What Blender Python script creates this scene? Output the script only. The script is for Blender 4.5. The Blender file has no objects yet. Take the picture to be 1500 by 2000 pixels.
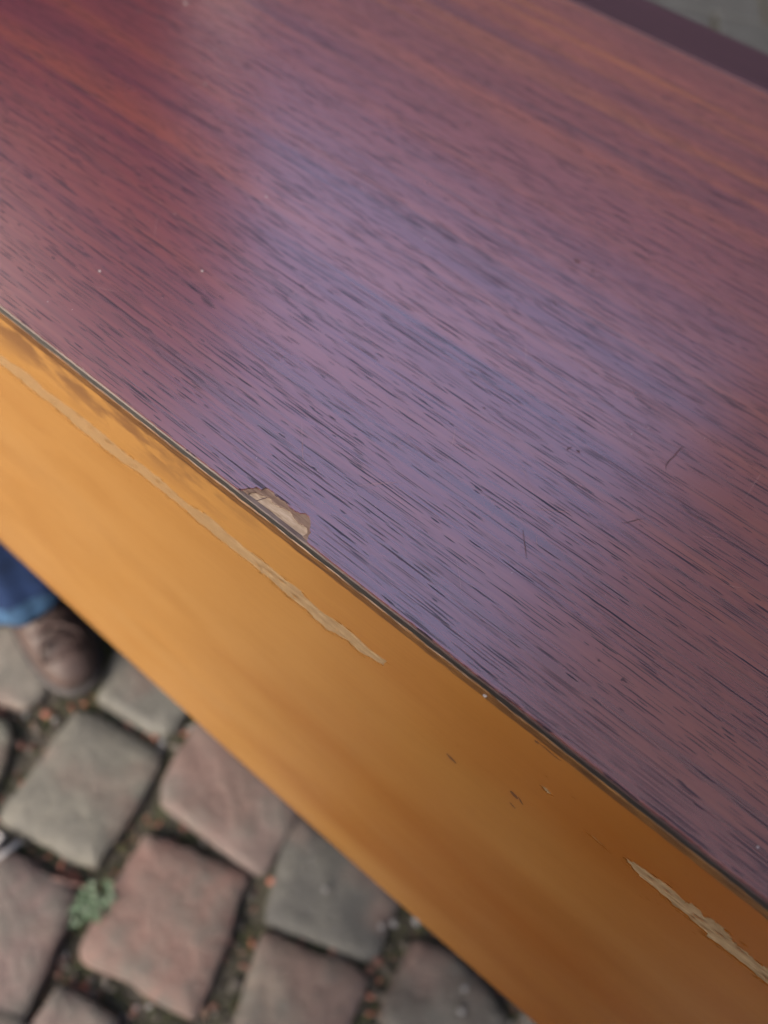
import bpy, bmesh, math, random
from mathutils import Vector, Matrix, noise
from mathutils.geometry import delaunay_2d_cdt

R = math.radians
random.seed(7)
scene = bpy.context.scene

# ------------------------------------------------------------------ camera
cam_data = bpy.data.cameras.new('camera')
cam = bpy.data.objects.new('camera', cam_data)
scene.collection.objects.link(cam)
rot = ((0.77648, -0.571957, 0.264469), (0.615293, 0.5976, -0.51409), (0.135991, 0.561906, 0.815946))
cam.matrix_world = Matrix.Translation((0.0, -0.10641, 1.08)) @ Matrix(rot).to_4x4()
cam_data.sensor_fit = 'VERTICAL'
cam_data.sensor_height = 36.0
cam_data.sensor_width = 27.0
cam_data.lens = 27.0
cam_data.clip_start = 0.01
cam_data.clip_end = 2000.0
cam_data.dof.use_dof = True
cam_data.dof.focus_distance = 0.252
cam_data.dof.aperture_fstop = 5.6
scene.camera = cam

# ------------------------------------------------------------------ sky and sun
SUN_AZ = 262.0      # measured from +x (to the right) towards +y (across the cabinet)
SUN_EL = 36.0
world = bpy.data.worlds.new('World')
scene.world = world
world.use_nodes = True
wn = world.node_tree.nodes
wl = world.node_tree.links
wn.clear()
w_out = wn.new('ShaderNodeOutputWorld')
w_bg = wn.new('ShaderNodeBackground')
w_sky = wn.new('ShaderNodeTexSky')
w_sky.sky_type = 'NISHITA'
w_sky.sun_disc = False
w_sky.sun_elevation = R(SUN_EL)
w_sky.sun_rotation = R(90.0 - SUN_AZ)
w_sky.air_density = 1.0
w_sky.dust_density = 5.0
w_bg.inputs['Strength'].default_value = 0.15
wl.new(w_sky.outputs[0], w_bg.inputs[0])
wl.new(w_bg.outputs[0], w_out.inputs[0])

sun_data = bpy.data.lights.new('sun', 'SUN')
sun_data.energy = 0.8
sun_data.angle = R(16.0)
sun_data.color = (1.0, 0.95, 0.88)
sun = bpy.data.objects.new('sun', sun_data)
scene.collection.objects.link(sun)
sd = Vector((math.cos(R(SUN_AZ)) * math.cos(R(SUN_EL)), math.sin(R(SUN_AZ)) * math.cos(R(SUN_EL)), math.sin(R(SUN_EL))))
sun.rotation_euler = sd.to_track_quat('Z', 'Y').to_euler()
sun.location = sd * 20.0

scene.view_settings.view_transform = 'Standard'
scene.view_settings.look = 'None'
scene.view_settings.exposure = 1.76
scene.view_settings.gamma = 1.0
scene.view_settings.use_curve_mapping = False
scene.cycles.max_bounces = 6
scene.cycles.use_denoising = True

# ------------------------------------------------------------------ helpers
COL = scene.collection


def tag(o, label=None, cat=None, group=None, kind=None):
    if label: o['label'] = label
    if cat: o['category'] = cat
    if group: o['group'] = group
    if kind: o['kind'] = kind
    return o


def link(o, parent=None):
    COL.objects.link(o)
    if parent is not None:
        o.parent = parent
    return o


def empty(name, loc=(0, 0, 0)):
    o = bpy.data.objects.new(name, None)
    o.empty_display_size = 0.05
    o.location = loc
    return link(o)


def mesh_obj(name, verts, faces, mat, parent=None, smooth=False, origin=None):
    me = bpy.data.meshes.new(name)
    if origin is not None:
        verts = [Vector(v) - Vector(origin) for v in verts]
    me.from_pydata([tuple(v) for v in verts], [], faces)
    me.update()
    if mat: me.materials.append(mat)
    if smooth:
        for p in me.polygons: p.use_smooth = True
    o = bpy.data.objects.new(name, me)
    if origin is not None:
        o.location = origin
    return link(o, parent)


def bm_obj(name, bm, mat, parent=None, smooth=False):
    me = bpy.data.meshes.new(name)
    bm.normal_update()
    bm.to_mesh(me)
    bm.free()
    if mat: me.materials.append(mat)
    if smooth:
        for p in me.polygons: p.use_smooth = True
    return link(bpy.data.objects.new(name, me), parent)


def box_bm(x0, x1, y0, y1, z0, z1, bevel=0.0, seg=2):
    bm = bmesh.new()
    bmesh.ops.create_cube(bm, size=1.0)
    for v in bm.verts:
        v.co = Vector(((x0 + x1) / 2 + v.co.x * (x1 - x0), (y0 + y1) / 2 + v.co.y * (y1 - y0), (z0 + z1) / 2 + v.co.z * (z1 - z0)))
    if bevel:
        bmesh.ops.bevel(bm, geom=list(bm.edges), offset=bevel, segments=seg, profile=0.5, affect='EDGES')
    return bm


def inside(p, poly):
    x, y = p[0], p[1]
    c = False
    n = len(poly)
    for i in range(n):
        x0, y0 = poly[i][0], poly[i][1]
        x1, y1 = poly[(i + 1) % n][0], poly[(i + 1) % n][1]
        if (y0 > y) != (y1 > y) and x < (x1 - x0) * (y - y0) / (y1 - y0) + x0:
            c = not c
    return c


def ragged(pts, step, amp, freq, seed, closed=True, lengthwise=1.0):
    """densify a 2D polyline and push its points about, so that the border looks torn"""
    out = []
    n = len(pts)
    for i in range(n if closed else n - 1):
        a = Vector(pts[i]).to_2d()
        b = Vector(pts[(i + 1) % n]).to_2d()
        k = max(1, int((b - a).length / step))
        for j in range(k):
            p = a.lerp(b, j / k)
            q = Vector((p.x * freq * lengthwise, p.y * freq, seed))
            dy = noise.noise(q) + 0.6 * noise.noise(q * 2.7)
            dx = noise.noise(q + Vector((31, 7, 0)))
            out.append((p.x + dx * amp, p.y + dy * amp))
    if not closed:
        out.append(tuple(pts[-1]))
    return out


def sheet(name, outer, holes, to3d, depth, mat, parent):
    """a flat sheet with real thickness: outline, holes through it, and walls down to -depth"""
    loops = [outer] + holes
    co, ed = [], []
    for lp in loops:
        s = len(co)
        co += [Vector(p) for p in lp]
        ed += [(s + i, s + (i + 1) % len(lp)) for i in range(len(lp))]
    vs, es, fs, _, _, _ = delaunay_2d_cdt(co, ed, [], 1, 1e-7)
    faces = []
    boxes = [(min(p[0] for p in h), max(p[0] for p in h), min(p[1] for p in h), max(p[1] for p in h), h) for h in holes]
    for f in fs:
        c = sum((vs[i] for i in f), Vector((0, 0))) / len(f)
        if any(b[0] < c.x < b[1] and b[2] < c.y < b[3] and inside(c, b[4]) for b in boxes) or not inside(c, outer):
            continue
        faces.append(tuple(f))
    cnt = {}
    for f in faces:
        for i in range(len(f)):
            a, b = f[i], f[(i + 1) % len(f)]
            cnt.setdefault((min(a, b), max(a, b)), []).append((a, b))
    n = len(vs)
    verts = [to3d(v.x, v.y, 0.0) for v in vs] + [to3d(v.x, v.y, depth) for v in vs]
    out = list(faces)
    for k, lst in cnt.items():
        if len(lst) == 1:
            a, b = lst[0]
            out.append((b, a, a + n, b + n))
    o = mesh_obj(name, verts, out, mat, parent)
    bm = bmesh.new()
    bm.from_mesh(o.data)
    bmesh.ops.delete(bm, geom=[v for v in bm.verts if not v.link_faces], context='VERTS')
    bmesh.ops.recalc_face_normals(bm, faces=bm.faces)
    bm.to_mesh(o.data)
    bm.free()
    return o


# ------------------------------------------------------------------ material helpers
def new_mat(name):
    m = bpy.data.materials.new(name)
    m.use_nodes = True
    nt = m.node_tree
    b = nt.nodes['Principled BSDF']
    return m, nt, b


class NT:
    def __init__(self, nt):
        self.nt = nt

    def n(self, t, **kw):
        x = self.nt.nodes.new(t)
        for k, v in kw.items():
            setattr(x, k, v)
        return x

    def link(self, a, b):
        self.nt.links.new(a, b)

    def put(self, sock, v):
        if hasattr(v, 'node'):
            self.link(v, sock)
        else:
            sock.default_value = v

    def coords(self, kind='Object'):
        return self.n('ShaderNodeTexCoord').outputs[kind]

    def mapping(self, vec, scale=(1, 1, 1), loc=(0, 0, 0), rot=(0, 0, 0)):
        m = self.n('ShaderNodeMapping')
        self.link(vec, m.inputs['Vector'])
        m.inputs['Scale'].default_value = scale
        m.inputs['Location'].default_value = loc
        m.inputs['Rotation'].default_value = rot
        return m.outputs[0]

    def noise(self, vec, scale=1.0, detail=2.0, rough=0.5, dist=0.0):
        x = self.n('ShaderNodeTexNoise')
        self.link(vec, x.inputs['Vector'])
        x.inputs['Scale'].default_value = scale
        x.inputs['Detail'].default_value = detail
        x.inputs['Roughness'].default_value = rough
        x.inputs['Distortion'].default_value = dist
        return x.outputs['Fac']

    def ramp(self, fac, stops, interp='LINEAR'):
        r = self.n('ShaderNodeValToRGB')
        r.color_ramp.interpolation = interp
        el = r.color_ramp.elements
        while len(el) < len(stops):
            el.new(0.5)
        for e, (p, c) in zip(el, stops):
            e.position = p
            e.color = (c, c, c, 1) if isinstance(c, (int, float)) else (*c, 1)
        self.link(fac, r.inputs[0])
        return r.outputs[0]

    def math(self, op, a, b=None, clamp=False):
        m = self.n('ShaderNodeMath', operation=op, use_clamp=clamp)
        self.put(m.inputs[0], a)
        if b is not None: self.put(m.inputs[1], b)
        return m.outputs[0]

    def mix(self, fac, a, b, blend='MIX'):
        m = self.n('ShaderNodeMix', data_type='RGBA', blend_type=blend)
        self.put(m.inputs[0], fac)
        for s, v in ((m.inputs[6], a), (m.inputs[7], b)):
            if hasattr(v, 'node'): self.link(v, s)
            else: s.default_value = (*v, 1)
        return m.outputs[2]

    def bump(self, height, strength, dist):
        b = self.n('ShaderNodeBump')
        b.inputs['Strength'].default_value = strength
        b.inputs['Distance'].default_value = dist
        self.link(height, b.inputs['Height'])
        return b.outputs[0]


K = 0.76     # evenly darkens most base colours to balance the raised exposure


def simple_mat(name, col, rough=0.6, var=0.25, scale=40.0, bump=0.0, spec=0.5, stretch=(1, 1, 1)):
    m, nt, b = new_mat(name)
    t = NT(nt)
    c = t.mapping(t.coords(), stretch)
    f = t.noise(c, scale, 5.0, 0.6)
    col = tuple(x * K for x in col)
    lo = tuple(x * (1 - var) for x in col)
    hi = tuple(min(1, x * (1 + var)) for x in col)
    t.link(t.ramp(f, [(0.3, lo), (0.7, hi)]), b.inputs['Base Color'])
    b.inputs['Roughness'].default_value = rough
    b.inputs['Specular IOR Level'].default_value = spec
    if bump:
        t.link(t.bump(f, 0.6, bump), b.inputs['Normal'])
    return m


# --- red-brown open-pored veneer of the top
def mat_top_veneer():
    m, nt, b = new_mat('mahogany_veneer')
    t = NT(nt)
    co = t.coords()
    # the grain wanders a little off the straight line
    wob = t.noise(t.mapping(co, (2.2, 7, 1)), 1.0, 1.0, 0.4)
    sep = t.n('ShaderNodeSeparateXYZ')
    t.link(co, sep.inputs[0])
    y2 = t.math('ADD', sep.outputs[1], t.math('MULTIPLY', t.math('SUBTRACT', wob, 0.5), 0.007))
    cmb = t.n('ShaderNodeCombineXYZ')
    t.link(sep.outputs[0], cmb.inputs[0])
    t.link(y2, cmb.inputs[1])
    g = cmb.outputs[0]
    # broad ribbons of lighter and darker wood
    band = t.noise(t.mapping(g, (1.6, 55, 1)), 1.0, 3.0, 0.55)
    base = t.ramp(band, [(0.28, (0.056, 0.010, 0.022)), (0.5, (0.083, 0.0155, 0.021)), (0.72, (0.122, 0.027, 0.017))])
    fine = t.noise(t.mapping(g, (5, 620, 1)), 1.0, 3.0, 0.6)
    base = t.mix(t.ramp(fine, [(0.38, 0.0), (0.68, 0.6)]), base, (0.125, 0.032, 0.028))
    dk = t.noise(t.mapping(g, (4, 210, 1), (3, 9, 0)), 1.0, 2.0, 0.5)
    base = t.mix(t.ramp(dk, [(0.52, 0.0), (0.74, 0.55)]), base, (0.028, 0.007, 0.016))
    # orange sapwood streaks towards the far side
    far = t.ramp(t.math('MULTIPLY', sep.outputs[1], 1.9), [(0.42, 0.0), (0.84, 1.0)])
    st = t.noise(t.mapping(g, (3.0, 85, 1), (11, 2, 0)), 1.0, 3.0, 0.5)
    st = t.math('MULTIPLY', t.ramp(st, [(0.5, 0.0), (0.66, 1.0)]), far)
    base = t.mix(st, base, (0.150, 0.042, 0.014))
    # pores: long dark dashes
    dens = t.noise(t.mapping(g, (3, 130, 1), (5, 5, 0)), 1.0, 2.0, 0.5)
    dens = t.math('MULTIPLY', t.math('SUBTRACT', dens, 0.5), 0.26)
    wv = t.noise(t.mapping(co, (70, 160, 1), (3, 1, 0)), 1.0, 2.0, 0.5)
    wvo = t.math('MULTIPLY', t.math('SUBTRACT', wv, 0.5), 0.0006)

    def dashes(w, L, amount, width, off):
        """short dark vessels cut lengthwise: one per cell, each with its own length, place and width"""
        ry = t.math('DIVIDE', t.math('ADD', t.math('ADD', y2, wvo), off), w)
        row = t.math('FLOOR', ry)
        fy = t.math('SUBTRACT', ry, row)
        w1 = t.n('ShaderNodeTexWhiteNoise', noise_dimensions='1D')
        t.link(t.math('ADD', row, off * 1000.0), w1.inputs['W'])
        rx = t.math('ADD', t.math('DIVIDE', sep.outputs[0], L), t.math('MULTIPLY', w1.outputs['Value'], 57.0))
        cell = t.math('FLOOR', rx)
        fx = t.math('SUBTRACT', rx, cell)
        cv = t.n('ShaderNodeCombineXYZ')
        t.link(row, cv.inputs[0])
        t.link(cell, cv.inputs[1])
        cv.inputs[2].default_value = off * 333.0
        w2 = t.n('ShaderNodeTexWhiteNoise', noise_dimensions='3D')
        t.link(cv.outputs[0], w2.inputs['Vector'])
        rgb = t.n('ShaderNodeSeparateColor')
        t.link(w2.outputs['Color'], rgb.inputs[0])
        hl = t.math('ADD', t.math('MULTIPLY', rgb.outputs[1], 0.40), 0.09)
        hw = t.math('MULTIPLY', t.math('ADD', t.math('MULTIPLY', rgb.outputs[2], 0.75), 0.35), width)
        dx = t.math('DIVIDE', t.math('ABSOLUTE', t.math('SUBTRACT', fx, 0.5)), hl)
        taper = t.math('SUBTRACT', 1.0, t.math('MULTIPLY', dx, dx), True)
        cy = t.math('ADD', t.math('MULTIPLY', t.math('SUBTRACT', rgb.outputs[1], 0.5), 0.35), 0.5)
        dy = t.math('DIVIDE', t.math('ABSOLUTE', t.math('SUBTRACT', fy, cy)), hw)
        body = t.math('MULTIPLY', t.math('SUBTRACT', t.math('POWER', taper, 0.5), dy), 3.0, True)
        lim = t.math('ADD', dens, amount)
        on = t.math('LESS_THAN', rgb.outputs[0], lim)
        depth = t.math('ADD', t.math('MULTIPLY', rgb.outputs[2], 0.4), 0.65)
        return t.math('MULTIPLY', t.math('MULTIPLY', body, on), depth)

    dens = t.math('MULTIPLY', dens, 3.2)
    p1 = dashes(0.00115, 0.030, 0.43, 0.235, 0.113)
    p2 = dashes(0.00078, 0.019, 0.34, 0.26, 0.271)
    p3 = dashes(0.00190, 0.044, 0.28, 0.19, 0.407)
    p4 = dashes(0.00145, 0.011, 0.30, 0.20, 0.619)
    soft = t.noise(t.mapping(g, (22, 900, 1), (7, 13, 0)), 1.0, 2.0, 0.5)
    soft = t.ramp(t.math('ADD', soft, t.math('MULTIPLY', dens, 0.3)), [(0.60, 0.0), (0.76, 0.3)])
    pore = t.math('MAXIMUM', t.math('MAXIMUM', p1, p2), t.math('MAXIMUM', p3, t.math('MAXIMUM', p4, soft)))
    col = t.mix(t.math('MULTIPLY', pore, 0.93), base, (0.010, 0.007, 0.015))
    t.link(col, b.inputs['Base Color'])
    smear = t.noise(t.mapping(co, (14, 22, 1)), 1.0, 5.0, 0.62)
    rgh = t.ramp(smear, [(0.3, 0.27), (0.7, 0.35)])
    rgh = t.mix(pore, rgh, (0.62, 0.62, 0.62))
    t.link(rgh, b.inputs['Roughness'])
    t.link(t.math('SUBTRACT', 0.5, t.math('MULTIPLY', pore, 0.28)), b.inputs['Specular IOR Level'])
    t.link(t.math('SUBTRACT', 1.0, t.math('MULTIPLY', pore, 0.85)), b.inputs['Coat Weight'])
    b.inputs['Coat Roughness'].default_value = 0.27
    b.inputs['Coat IOR'].default_value = 2.6
    hgt = t.math('SUBTRACT', t.math('MULTIPLY', fine, 0.16), pore)
    wav = t.noise(t.mapping(co, (11, 26, 1)), 1.0, 3.0, 0.5)
    hgt = t.math('ADD', hgt, t.math('MULTIPLY', wav, 0.55))
    t.link(t.bump(hgt, 0.55, 0.00016), b.inputs['Normal'])
    return m


def mat_varnish():
    """honey-stained smooth veneer of the upright panel, grain along x"""
    m, nt, b = new_mat('honey_varnish')
    t = NT(nt)
    co = t.coords()
    sep = t.n('ShaderNodeSeparateXYZ')
    t.link(co, sep.inputs[0])
    wob = t.noise(t.mapping(co, (3, 1, 9)), 1.0, 2.0, 0.5)
    z2 = t.math('ADD', sep.outputs[2], t.math('MULTIPLY', t.math('SUBTRACT', wob, 0.5), 0.03))
    cmb = t.n('ShaderNodeCombineXYZ')
    t.link(sep.outputs[0], cmb.inputs[0])
    t.link(z2, cmb.inputs[2])
    g = cmb.outputs[0]
    broad = t.noise(t.mapping(g, (1.6, 1, 9), (0.3, 0, 0.2)), 1.0, 3.0, 0.55)
    base = t.ramp(broad, [(0.25, (0.205, 0.098, 0.024)), (0.5, (0.221, 0.112, 0.031)), (0.75, (0.236, 0.127, 0.041))])
    # darker red-brown heartwood streaks, deepened to the right to paint in shade there
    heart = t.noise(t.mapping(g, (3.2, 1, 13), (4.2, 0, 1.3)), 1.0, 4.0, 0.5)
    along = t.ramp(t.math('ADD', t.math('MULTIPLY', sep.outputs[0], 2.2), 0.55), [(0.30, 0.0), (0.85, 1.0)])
    heart_shade = t.ramp(t.math('ADD', heart, t.math('MULTIPLY', along, 0.50)), [(0.50, 0.0), (1.05, 1.0)])
    base = t.mix(t.math('MULTIPLY', heart_shade, 0.9), base, (0.138, 0.036, 0.001))
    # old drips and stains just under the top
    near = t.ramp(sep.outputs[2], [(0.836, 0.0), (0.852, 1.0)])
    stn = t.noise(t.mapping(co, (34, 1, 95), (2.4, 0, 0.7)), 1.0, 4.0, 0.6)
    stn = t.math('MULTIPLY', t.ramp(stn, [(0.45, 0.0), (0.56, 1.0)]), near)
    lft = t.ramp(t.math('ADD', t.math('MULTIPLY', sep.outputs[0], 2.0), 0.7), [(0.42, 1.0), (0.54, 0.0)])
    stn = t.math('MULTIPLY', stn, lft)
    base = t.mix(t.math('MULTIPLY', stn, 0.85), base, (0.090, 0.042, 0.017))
    blot = t.noise(t.mapping(g, (14, 1, 34), (1.4, 0, 3.7)), 1.0, 5.0, 0.6)
    base = t.mix(t.ramp(blot, [(0.50, 0.0), (0.72, 0.35)]), base, (0.155, 0.066, 0.012))
    fine = t.noise(t.mapping(g, (26, 1, 700)), 1.0, 3.0, 0.6)
    base = t.mix(t.ramp(fine, [(0.35, 0.0), (0.75, 0.28)]), base, (0.135, 0.052, 0.011))
    t.link(base, b.inputs['Base Color'])
    smear = t.noise(t.mapping(co, (12, 1, 22)), 1.0, 4.0, 0.6)
    t.link(t.ramp(smear, [(0.3, 0.30), (0.7, 0.42)]), b.inputs['Roughness'])
    b.inputs['Specular IOR Level'].default_value = 0.2
    b.inputs['Coat Weight'].default_value = 0.1
    b.inputs['Coat Roughness'].default_value = 0.3
    wav = t.noise(t.mapping(co, (14, 1, 30)), 1.0, 3.0, 0.5)
    t.link(t.bump(t.math('ADD', wav, t.math('MULTIPLY', fine, 0.25)), 0.35, 0.0002), b.inputs['Normal'])
    return m


def mat_bare(name, c0, c1, c2, sx=60, sy=60, sz=900):
    """bare torn wood fibre"""
    m, nt, b = new_mat(name)
    t = NT(nt)
    co = t.coords()
    c0, c1, c2 = (tuple(x * K for x in q) for q in (c0, c1, c2))
    f1 = t.noise(t.mapping(co, (sx, sy, sz)), 1.0, 4.0, 0.65)
    f2 = t.noise(t.mapping(co, (sx * 2.5, sy * 2.5, sz * 0.35), (4, 4, 4)), 1.0, 4.0, 0.6)
    c = t.ramp(t.math('ADD', t.math('MULTIPLY', f1, 0.6), t.math('MULTIPLY', f2, 0.4)), [(0.32, c0), (0.5, c1), (0.66, c2)])
    t.link(c, b.inputs['Base Color'])
    b.inputs['Roughness'].default_value = 0.85
    b.inputs['Specular IOR Level'].default_value = 0.2
    t.link(t.bump(f1, 0.9, 0.0004), b.inputs['Normal'])
    return m


def mat_cobble():
    m, nt, b = new_mat('old_clay_cobble')
    t = NT(nt)
    co = t.coords('Object')
    oi = t.n('ShaderNodeObjectInfo')
    add = t.n('ShaderNodeVectorMath', operation='ADD')
    t.link(co, add.inputs[0])
    sc = t.n('ShaderNodeVectorMath', operation='SCALE')
    cb = t.n('ShaderNodeCombineXYZ')
    for i in range(3): t.link(oi.outputs['Random'], cb.inputs[i])
    t.link(cb.outputs[0], sc.inputs[0])
    sc.inputs['Scale'].default_value = 37.0
    t.link(sc.outputs[0], add.inputs[1])
    v = add.outputs[0]
    n1 = t.noise(v, 24.0, 6.0, 0.65)
    n2 = t.noise(v, 75.0, 6.0, 0.7)
    n3 = t.noise(v, 9.0, 3.0, 0.5)
    col = oi.outputs['Color']
    c = t.mix(t.ramp(n1, [(0.40, 0.0), (0.62, 0.75)]), col, (0.080, 0.077, 0.066))
    c = t.mix(t.ramp(n3, [(0.50, 0.0), (0.66, 0.6)]), c, (0.124, 0.070, 0.058))
    c = t.mix(t.ramp(n2, [(0.5, 0.0), (0.75, 0.55)]), c, (0.040, 0.037, 0.032))
    c = t.mix(t.ramp(n2, [(0.24, 0.4), (0.4, 0.0)]), c, (0.176, 0.148, 0.120))
    c = t.mix(1.0, c, (K, K * 0.98, K * 0.96), 'MULTIPLY')
    t.link(c, b.inputs['Base Color'])
    b.inputs['Roughness'].default_value = 0.72
    t.link(t.bump(t.math('ADD', n1, t.math('MULTIPLY', n2, 0.6)), 0.9, 0.006), b.inputs['Normal'])
    return m


def mat_island(name, stops, rough=0.8):
    m, nt, b = new_mat(name)
    t = NT(nt)
    gi = t.n('ShaderNodeNewGeometry')
    stops = [(p, tuple(x * K for x in c)) for p, c in stops]
    t.link(t.ramp(gi.outputs['Random Per Island'], stops, 'CONSTANT'), b.inputs['Base Color'])
    b.inputs['Roughness'].default_value = rough
    return m


def mat_soil():
    m, nt, b = new_mat('joint_soil')
    t = NT(nt)
    co = t.coords()
    n1 = t.noise(co, 14.0, 6.0, 0.65)
    n2 = t.noise(co, 130.0, 4.0, 0.7)
    c = t.ramp(n2, [(0.3, (0.022, 0.019, 0.014)), (0.55, (0.055, 0.047, 0.034)), (0.75, (0.085, 0.068, 0.052))])
    c = t.mix(t.ramp(n1, [(0.48, 0.0), (0.62, 0.75)]), c, (0.036, 0.043, 0.013))
    c = t.mix(1.0, c, (K, K, K), 'MULTIPLY')
    t.link(c, b.inputs['Base Color'])
    b.inputs['Roughness'].default_value = 0.95
    t.link(t.bump(n2, 1.0, 0.006), b.inputs['Normal'])
    return m


M_TOP = mat_top_veneer()
M_LIP = simple_mat('dark_lipping_wood', (0.028, 0.012, 0.019), 0.6, 0.2, 1.0, 0.0001, 0.25, (6, 260, 60))
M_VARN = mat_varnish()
M_BARE_TOP = mat_bare('pale_core_wood', (0.17, 0.112, 0.075), (0.29, 0.215, 0.155), (0.40, 0.315, 0.24), 90, 500, 90)
M_TORN = mat_bare('torn_veneer_layer', (0.075, 0.042, 0.032), (0.14, 0.090, 0.068), (0.20, 0.14, 0.108), 90, 700, 90)
M_BARE_SIDE = mat_bare('bare_scraped_wood', (0.125, 0.074, 0.034), (0.225, 0.150, 0.080), (0.34, 0.245, 0.14), 70, 60, 900)


def scuff(m):
    t = NT(m.node_tree)
    b = m.node_tree.nodes['Principled BSDF']
    src = b.inputs['Base Color'].links[0].from_socket
    sep = t.n('ShaderNodeSeparateXYZ')
    t.link(t.coords(), sep.inputs[0])
    k = t.ramp(t.math('ADD', t.math('MULTIPLY', sep.outputs[0], 2.0), 0.7), [(0.40, 0.9), (0.56, 0.1)])
    t.link(t.mix(k, src, (0.172, 0.102, 0.044)), b.inputs['Base Color'])


scuff(M_BARE_SIDE)
M_STRIP = mat_bare('brown_glue_stained_strip', (0.04, 0.015, 0.004), (0.10, 0.040, 0.008), (0.17, 0.076, 0.017), 45, 60, 800)
M_STRIP.node_tree.nodes['Principled BSDF'].inputs['Roughness'].default_value = 0.45
M_STRIP.node_tree.nodes['Principled BSDF'].inputs['Specular IOR Level'].default_value = 0.5


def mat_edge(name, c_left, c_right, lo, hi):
    """bare edge that gets darker along its length"""
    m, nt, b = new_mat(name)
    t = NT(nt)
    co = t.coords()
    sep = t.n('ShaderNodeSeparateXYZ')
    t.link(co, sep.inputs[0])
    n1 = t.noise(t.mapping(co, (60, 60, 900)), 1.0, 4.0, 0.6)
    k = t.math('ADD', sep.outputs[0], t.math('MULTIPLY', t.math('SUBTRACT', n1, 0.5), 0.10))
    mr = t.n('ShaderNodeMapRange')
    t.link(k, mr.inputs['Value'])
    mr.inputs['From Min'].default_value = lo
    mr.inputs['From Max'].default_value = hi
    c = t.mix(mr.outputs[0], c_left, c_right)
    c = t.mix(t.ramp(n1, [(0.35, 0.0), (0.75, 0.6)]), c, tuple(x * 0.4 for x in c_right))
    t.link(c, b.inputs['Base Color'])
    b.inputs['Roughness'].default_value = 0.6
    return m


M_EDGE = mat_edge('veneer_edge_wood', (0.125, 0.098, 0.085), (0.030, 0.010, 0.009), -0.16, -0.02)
M_LINE = mat_edge('gap_shadow_line', (0.034, 0.031, 0.027), (0.007, 0.006, 0.006), -0.20, -0.02)  # colour of the gap's shadow, darker to the right
M_GAP = simple_mat('dark_glue_line', (0.022, 0.015, 0.012), 0.7, 0.4, 300.0)
M_DARKMARK = simple_mat('dark_dent', (0.065, 0.022, 0.009), 0.6, 0.3, 300.0)
M_SCR = simple_mat('dark_scratch', (0.050, 0.018, 0.022), 0.6, 0.3, 300.0)
M_DUST = simple_mat('pale_dust', (0.280, 0.252, 0.252), 0.8, 0.2, 300.0)
M_CARCASS = simple_mat('carcass_wood', (0.30, 0.15, 0.06), 0.6, 0.3, 1.0, 0.0, 0.4, (6, 80, 80))
M_LEG = simple_mat('dark_leg_wood', (0.09, 0.035, 0.022), 0.45, 0.3, 1.0, 0.0, 0.5, (150, 150, 10))
M_COBBLE = mat_cobble()
M_SOIL = mat_soil()
M_SLAB = simple_mat('grey_slab', (0.040, 0.043, 0.048), 0.75, 0.28, 9.0, 0.002)
M_CRUMB = mat_island('brick_crumbs', [(0.0, (0.085, 0.072, 0.06)), (0.34, (0.045, 0.038, 0.032)), (0.60, (0.27, 0.095, 0.06)), (0.70, (0.16, 0.075, 0.055)), (0.86, (0.19, 0.12, 0.085)), (0.97, (0.24, 0.23, 0.23))])
M_MOSS = mat_island('moss_green', [(0.0, (0.060, 0.080, 0.018)), (0.35, (0.080, 0.095, 0.024)), (0.7, (0.045, 0.058, 0.017)), (0.88, (0.11, 0.12, 0.045))])
M_CLOVER = mat_island('clover_green', [(0.0, (0.065, 0.115, 0.055)), (0.4, (0.10, 0.155, 0.085)), (0.75, (0.04, 0.07, 0.03))], 0.5)
M_PEBBLE = simple_mat('pale_pebble', (0.165, 0.158, 0.158), 0.7, 0.2, 80.0)
M_TWIG = simple_mat('reddish_twig', (0.11, 0.055, 0.045), 0.8, 0.35, 90.0)
M_BUTT = simple_mat('white_paper', (0.400, 0.384, 0.376), 0.7, 0.12, 90.0)
M_JEANS = simple_mat('blue_denim', (0.012, 0.027, 0.078), 0.9, 0.45, 26.0, 0.002, 0.2)
M_HEM = simple_mat('faded_denim_hem', (0.041, 0.092, 0.173), 0.9, 0.55, 60.0, 0.002, 0.2)
M_BOOT = simple_mat('brown_leather', (0.045, 0.025, 0.020), 0.62, 0.45, 30.0, 0.002, 0.5)
M_SOLE = simple_mat('dark_rubber_sole', (0.018, 0.013, 0.012), 0.7, 0.3, 60.0, 0.001)
M_LACE = simple_mat('dark_brown_lace', (0.035, 0.016, 0.013), 0.8, 0.3, 200.0)
M_JACKET = simple_mat('dark_wool', (0.022, 0.024, 0.030), 0.9, 0.3, 120.0, 0.002, 0.2)
M_PALE = simple_mat('pale_grey_wool', (0.50, 0.46, 0.50), 0.9, 0.15, 120.0, 0.002, 0.2)
M_SKIN = simple_mat('skin', (0.52, 0.32, 0.24), 0.5, 0.08, 60.0, 0.0005)
M_HAIR = simple_mat('brown_hair', (0.035, 0.022, 0.015), 0.6, 0.4, 1.0, 0.002, 0.4, (120, 120, 12))
M_EYE = simple_mat('dark_eye', (0.02, 0.015, 0.012), 0.2, 0.1)

# ------------------------------------------------------------------ ground
CD = Vector((0.33, -0.944))     # along the columns of cobbles
CP = Vector((0.944, 0.33))      # across them


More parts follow.
